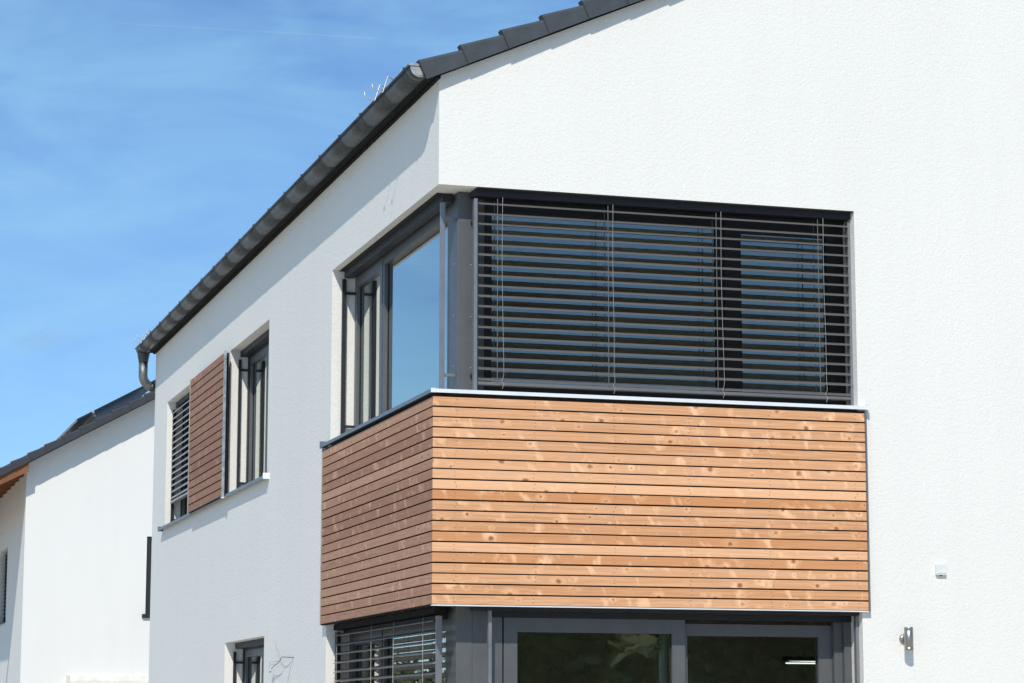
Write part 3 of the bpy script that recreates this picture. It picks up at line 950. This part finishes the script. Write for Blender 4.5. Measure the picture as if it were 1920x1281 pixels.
# ------------------------------------------------------------------ things inside the ground floor room
pl = thing('paper_lamp', 'crumpled cream paper lamp hanging behind the left pane of the sliding door', 'lamp', (1.69, 0.52, 2.41))
V, F = [], []
rp = random.Random(3)
for k in range(16):
    a = 2 * math.pi * k / 16 + rp.uniform(-0.2, 0.2)
    elv = rp.uniform(-0.75, 0.85)
    L = rp.uniform(0.15, 0.235)
    wd = rp.uniform(0.09, 0.15)
    base = Vector((1.69, 0.56, 2.07))
    dv = Vector((math.cos(a) * math.cos(elv), math.sin(a) * math.cos(elv), math.sin(elv) * 0.75))
    sd = dv.cross(Vector((0, 0, 1))).normalized()
    nn = sd.cross(dv)
    k0 = len(V)
    for i in range(7):
        s = i / 6
        w = wd * math.sin(math.pi * min(1, 0.12 + s * 0.86)) ** 0.8
        for j in range(5):
            q = (j - 2) / 2
            V.append(base + dv * (0.03 + L * s) + sd * w * q * (1 + 0.1 * rp.uniform(-1, 1)) + nn * (0.07 * s * s * (1 if k % 2 else -1) + 0.035 * q * q + rp.uniform(-0.018, 0.018)))
    for i in range(6):
        for j in range(4):
            p = k0 + i * 5 + j
            F.append((p, p + 1, p + 6, p + 5))
o = obj('paper_petals', V, F, 'paper', pl, smooth=True, recalc=False)
v, f = tube([(1.69, 0.56, 2.07), (1.69, 0.56, 2.418)], 0.004, 6)
obj('lamp_cord', v, f, 'cord', pl)

lm = bpy.data.materials.new('glowing_reflection')
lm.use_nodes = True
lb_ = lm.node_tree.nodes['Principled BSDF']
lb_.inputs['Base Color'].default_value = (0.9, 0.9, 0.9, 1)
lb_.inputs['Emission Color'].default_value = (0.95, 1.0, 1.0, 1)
lb_.inputs['Emission Strength'].default_value = 1.5  # glowing strips added to imitate a white reflection in the pane
ll = thing('reflection_strips', 'glowing white strips added for a reflection in the right pane of the sliding door', 'lamp', (3.86, 2.5, 2.41))
box('strip_body', (3.66, 4.06, 2.48, 2.53, 2.050, 2.085), 'frame_dark', ll)
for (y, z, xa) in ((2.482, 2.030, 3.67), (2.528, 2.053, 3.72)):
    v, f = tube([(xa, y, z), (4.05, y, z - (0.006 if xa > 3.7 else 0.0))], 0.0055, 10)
    o = obj('glow_strip', v, f, lm, ll, smooth=True)
for x in (3.72, 4.0):
    v, f = tube([(x, 2.505, 2.085), (x, 2.505, 2.419)], 0.002, 5)
    obj('strip_wire', v, f, 'cord', ll)

cu = thing('curtain', 'narrow pale green curtain edge behind the sliding door pane', 'curtain', (1.83, 0.45, 0.08))
V, F = [], []
nz = 2
cpts = [(1.805 + 0.006 * i, 0.45 + 0.02 * math.sin(i * 1.6)) for i in range(11)]
for (x, y) in cpts:
    V += [(x, y, 0.085), (x, y, 2.41), (x, y + 0.004, 0.085), (x, y + 0.004, 2.41)]
for i in range(10):
    a = i * 4
    F += [(a, a + 4, a + 5, a + 1), (a + 2, a + 3, a + 7, a + 6)]
obj('curtain_cloth', V, F, 'curtain', cu, smooth=True, recalc=False)

# ------------------------------------------------------------------ neighbouring house
nh = thing('house', 'white gabled house standing behind, with dark verge tiles and timber eaves', 'house', (-0.26, 27.5, 0))
NX, NY, NL, NW = -0.26, 27.5, 12.0, 9.5
NT = 0.555                    # tan of its pitch
nc, ns = math.cos(math.atan(NT)), math.sin(math.atan(NT))
NE = 6.105
nrx = NX + NW / 2
def n_open(u, z):
    return 2.17 < u < 3.3 and 3.47 < z < 4.86
v, f = grid_wall([0, 2.17, 3.3, NW], [0, 3.47, 4.86, NE], n_open, 0.3, lambda u, d, z: (NX + u, NY + d, z))
obj('gable_wall', v, f, 'render_far', nh)
v, f = prism([(NX, NE), (NX + NW, NE), (nrx, NE + NW / 2 * NT)], NY, NY + 0.3, 'y')
obj('gable', v, f, 'render_far', nh)
def n_open2(u, z):
    return 3.32 < u < 5.4 and 3.47 < z < 4.86
v, f = grid_wall([0.3, 3.32, 5.4, NL], [0, 3.47, 4.86, NE], n_open2, 0.3, lambda u, d, z: (NX + d, NY + u, z))
obj('side_wall', v, f, 'render_far', nh)
obj('back_wall', bverts(NX + 0.3, NX + NW, NY + NL - 0.3, NY + NL, 0, NE), BF, 'render_far', nh)
nwn = part('gable_window', nh)
boxes('window_frame', [(NX + 2.172, NX + 2.25, NY + 0.02, NY + 0.12, 3.472, 4.858), (NX + 2.25, NX + 3.298, NY + 0.021, NY + 0.12, 4.78, 4.858), (NX + 2.25, NX + 3.298, NY + 0.021, NY + 0.12, 3.472, 3.55)], 'frame_dark', nwn)
obj('pane', [(NX + 2.24, NY + 0.08, 3.54), (NX + 3.3, NY + 0.08, 3.54), (NX + 3.3, NY + 0.08, 4.79), (NX + 2.24, NY + 0.08, 4.79)], [(0, 1, 2, 3)], 'glass', nwn, recalc=False)
box('window_sill', (NX + 2.11, NX + 3.36, NY - 0.05, NY + 0.019, 3.40, 3.468), 'frame_dark', nwn)
nw2 = part('side_window', nh)
boxes('window_frame', [(NX + 0.14, NX + 0.22, NY + 3.322, NY + 3.40, 3.472, 4.858), (NX + 0.14, NX + 0.22, NY + 5.32, NY + 5.398, 3.472, 4.858), (NX + 0.141, NX + 0.22, NY + 3.40, NY + 5.32, 4.78, 4.858), (NX + 0.141, NX + 0.22, NY + 3.4, NY + 5.32, 3.472, 3.55)], 'frame_dark', nw2)
obj('pane', [(NX + 0.18, NY + 3.39, 3.54), (NX + 0.18, NY + 3.39, 4.79), (NX + 0.18, NY + 5.33, 4.79), (NX + 0.18, NY + 5.33, 3.54)], [(0, 1, 2, 3)], 'glass', nw2, recalc=False)
box('window_sill', (NX - 0.05, NX + 0.139, NY + 3.27, NY + 5.45, 3.42, 3.468), 'frame_dark', nw2)
sm4 = slat_mesh('slat', 1.96, math.radians(35), 'slat')
for i in range(17):
    put('slat', sm4, nw2, (NX + 0.085, NY + 4.36, 4.80 - i * 0.075), (0, 0, -math.pi / 2))
nroof = part('roof', nh)
ov = 1.25
def nz_(x):
    return NE + (x - NX) * NT
nth = 0.13 / nc
prof = [(NX - ov, nz_(NX - ov) + 0.03), (nrx, nz_(nrx) + 0.03), (NX + NW + ov, nz_(NX - ov) + 0.03), (NX + NW + ov, nz_(NX - ov) + nth), (nrx, nz_(nrx) + nth), (NX - ov, nz_(NX - ov) + nth)]
v, f = prism(prof, NY - 0.36, NY + NL + 0.06, 'y')
obj('roof_deck', v, f, 'tile_far', nroof)
vt2 = vt.copy()
vt2.materials.clear()
vt2.materials.append(M['tile_far'])
for i in range(-5, 14):
    s = i * 0.333
    put('verge_tile', vt2, nroof, (NX + 0.04 + s * nc, NY - 0.385, nz_(NX + 0.04) + s * ns), (0, -math.atan(NT), 0))
# timber eaves: boarding and rafters under the overhang
v, f = prism([(NX - ov + 0.02, nz_(NX - ov + 0.02) - 0.012), (NX - 0.001, nz_(NX) - 0.012), (NX - 0.001, nz_(NX) + 0.028), (NX - ov + 0.02, nz_(NX - ov + 0.02) + 0.028)], NY - 0.345, NY + NL, 'y')
obj('eave_boarding', v, f, 'soffit_wood', nroof)
for i in range(9):
    y = NY - 0.34 + i * 0.85
    v, f = prism([(NX - ov + 0.05, nz_(NX - ov + 0.05) - 0.11), (NX - 0.001, nz_(NX) - 0.17), (NX - 0.001, nz_(NX) - 0.014), (NX - ov + 0.05, nz_(NX - ov + 0.05) - 0.014)], y, y + 0.09, 'y')
    obj('rafter', v, f, 'soffit_wood', nroof)
aw = thing('awning', 'cream rolled awning cassette on the white gable behind', 'awning', (1.7, 27.3, 2.2))
prof = [(NY - 0.002, 2.12), (NY - 0.002, 2.37)] + [(NY - 0.06 - 0.14 * math.sin(math.pi * k / 10), 2.245 + 0.125 * math.cos(math.pi * k / 10)) for k in range(11)]
v, f = prism(prof, 0.57, 3.4, 'x')
obj('cassette', v, f, 'awning', aw)
box('cassette_cap', (0.545, 0.569, NY - 0.205, NY - 0.001, 2.115, 2.375), 'awning', aw, 0.003)
pv = thing('solar_panel', 'black solar panel raised above the dark roof of the house behind', 'solar panel', (0.7, NY + 0.2, 6.9))
def pvp(s, y, h):
    return (0.60 + s * nc - h * ns, y, nz_(0.60) + 0.335 + s * ns + h * nc - 0.02)
q = []
for h in (0, 0.036):
    q += [pvp(0, NY - 0.10, h), pvp(1.72, NY - 0.10, h), pvp(1.72, NY + 3.2, h), pvp(0, NY + 3.2, h)]
obj('panel', q, BF, 'pv', pv)
q = []
for h in (-0.07, -0.002):
    q += [pvp(0.30, NY - 0.06, h), pvp(0.34, NY - 0.06, h), pvp(0.34, NY + 3.1, h), pvp(0.30, NY + 3.1, h)]
obj('mounting_rail', q, BF, 'galv', pv)
q = []
for h in (-0.004, 0.042):
    q += [pvp(0.295, NY - 0.115, h), pvp(0.345, NY - 0.115, h), pvp(0.345, NY - 0.09, h), pvp(0.295, NY - 0.09, h)]
obj('end_clamp', q, BF, 'zinc_bright', pv)

# ------------------------------------------------------------------ planting beside and behind the viewpoint, mirrored in the panes
def crown_mesh(seed, rx, rz, n, leaf):
    r = random.Random(seed)
    V, F = [], []
    lobes = [(Vector((r.uniform(-.55, .55) * rx, r.uniform(-.55, .55) * rx, r.uniform(-.5, .6) * rz)), r.uniform(0.35, 0.6)) for _ in range(15)]
    for _ in range(n):
        c, s = r.choice(lobes)
        d = Vector((r.gauss(0, 1), r.gauss(0, 1), r.gauss(0, 1))).normalized() * (r.random() ** 0.4) * s
        p = c + Vector((d.x * rx, d.y * rx, d.z * rz))
        a = Vector((r.gauss(0, 1), r.gauss(0, 1), r.gauss(0, 0.6))).normalized()
        b3_ = a.cross(Vector((r.gauss(0, 1), r.gauss(0, 1), r.gauss(0, 1)))).normalized()
        L = leaf * r.uniform(0.6, 1.4)
        k = len(V)
        V += [p - a * L, p + b3_ * L * 0.5, p + a * L, p - b3_ * L * 0.5]
        F.append((k, k + 1, k + 2, k + 3))
    return mesh_of('crown', V, F, 'leaf', recalc=False)

def tree(name, label, loc, cm, rz, hgt, trunk_r, group, cat):
    t = thing(name, label, cat, loc, group)
    x, y, z = loc
    v, f = tube([(x, y, -0.05), (x + 0.05, y, hgt * 0.3), (x - 0.04, y + 0.05, hgt * 0.75)], [trunk_r, trunk_r * 0.75, trunk_r * 0.35], 10)
    obj('trunk', v, f, 'bark', t, smooth=True)
    V, F = [], []
    for a in range(5):
        an = a * 1.26
        w, g2 = tube([(x, y, hgt * (0.32 + 0.05 * a)), (x + math.cos(an) * rz * 0.5, y + math.sin(an) * rz * 0.5, hgt * (0.5 + 0.06 * a))], [trunk_r * 0.5, trunk_r * 0.15], 6)
        k = len(V)
        V += w
        F += [tuple(i + k for i in q) for q in g2]
    obj('limbs', V, F, 'bark', t, smooth=True)
    put('crown', cm, t, (x, y, hgt * 0.5))
    return t
big = crown_mesh(1, 4.2, 5.2, 13000, 0.30)
small = crown_mesh(2, 2.1, 1.5, 4200, 0.11)
ordn = ['first', 'second', 'third', 'fourth', 'fifth', 'sixth', 'seventh', 'eighth', 'ninth', 'tenth', 'eleventh', 'twelfth']
for i in range(12):
    tree('broadleaf_tree', 'leafy tree behind the viewpoint, %s of its row from the left' % ordn[i], (0 + i * 3.5, -58 + (i % 3) * 3.4, 0), big, 3.0, 9.0, 0.28, 'trees behind the viewpoint', 'tree')
for i, x in enumerate((-3.6, -7.0, -10.6, -14.4)):
    tree('shrub', 'rounded green shrub left of the house behind, %s' % ('nearest the wall', 'second from the wall', 'third from the wall', 'farthest from the wall')[i], (x - 2.5, 37 + (i % 2) * 1.5, 0), small, 1.2, 3.6, 0.09, 'shrubs left of the house behind', 'shrub')

# ------------------------------------------------------------------ vapour trail high in the sky
cm_ = bpy.data.materials.new('vapour')
cm_.use_nodes = True
t = cm_.node_tree
pb = t.nodes['Principled BSDF']
pb.inputs['Base Color'].default_value = (0.9, 0.9, 0.9, 1)
pb.inputs['Roughness'].default_value = 1.0
t.links.new(ramp(t, noise(t, coords(t, scale=(0.02, 1, 1)), 1.0, 3, 0.6), 0.25, 0.8, 0.0, 0.11), pb.inputs['Alpha'])
v, f = tube([(492, 4000, 1172.5), (700, 4000, 1177.5), (943, 4000, 1183)], [0.7, 1.1, 1.5], 8)
o = obj('vapour_trail', v, f, cm_, None)
tag(o, 'thin faint white vapour trail across the blue sky', 'vapour trail')
o.visible_shadow = True

# ------------------------------------------------------------------ small faint cloud low in the sky
vm = bpy.data.materials.new('cloud_vapour')
vm.use_nodes = True
t = vm.node_tree
t.nodes.clear()
o2 = t.nodes.new('ShaderNodeOutputMaterial')
pv_ = t.nodes.new('ShaderNodeVolumePrincipled')
pv_.inputs['Color'].default_value = (0.72, 0.70, 0.72, 1)
tcn = t.nodes.new('ShaderNodeTexCoord')
ln = t.nodes.new('ShaderNodeVectorMath')
ln.operation = 'LENGTH'
t.links.new(tcn.outputs['Object'], ln.inputs[0])
ball = ramp(t, ln.outputs['Value'], 0.1, 0.95, 1.0, 0.0)
puff = ramp(t, noise(t, tcn.outputs['Object'], 2.2, 4, 0.6, 0.3), 0.38, 0.7)
t.links.new(mth(t, 'MULTIPLY', mth(t, 'MULTIPLY', ball, puff), 0.010), pv_.inputs['Density'])
t.links.new(pv_.outputs[0], o2.inputs['Volume'])
bm = bmesh.new()
bmesh.ops.create_icosphere(bm, subdivisions=3, radius=1.0)
me = bpy.data.meshes.new('cloud')
bm.to_mesh(me)
bm.free()
me.materials.append(vm)
co = bpy.data.objects.new('cloud', me)
COL.objects.link(co)
co.location = (289, 3000, 470)
co.scale = (62, 45, 22)
tag(co, 'small faint grey cloud low in the sky at the left', 'cloud')
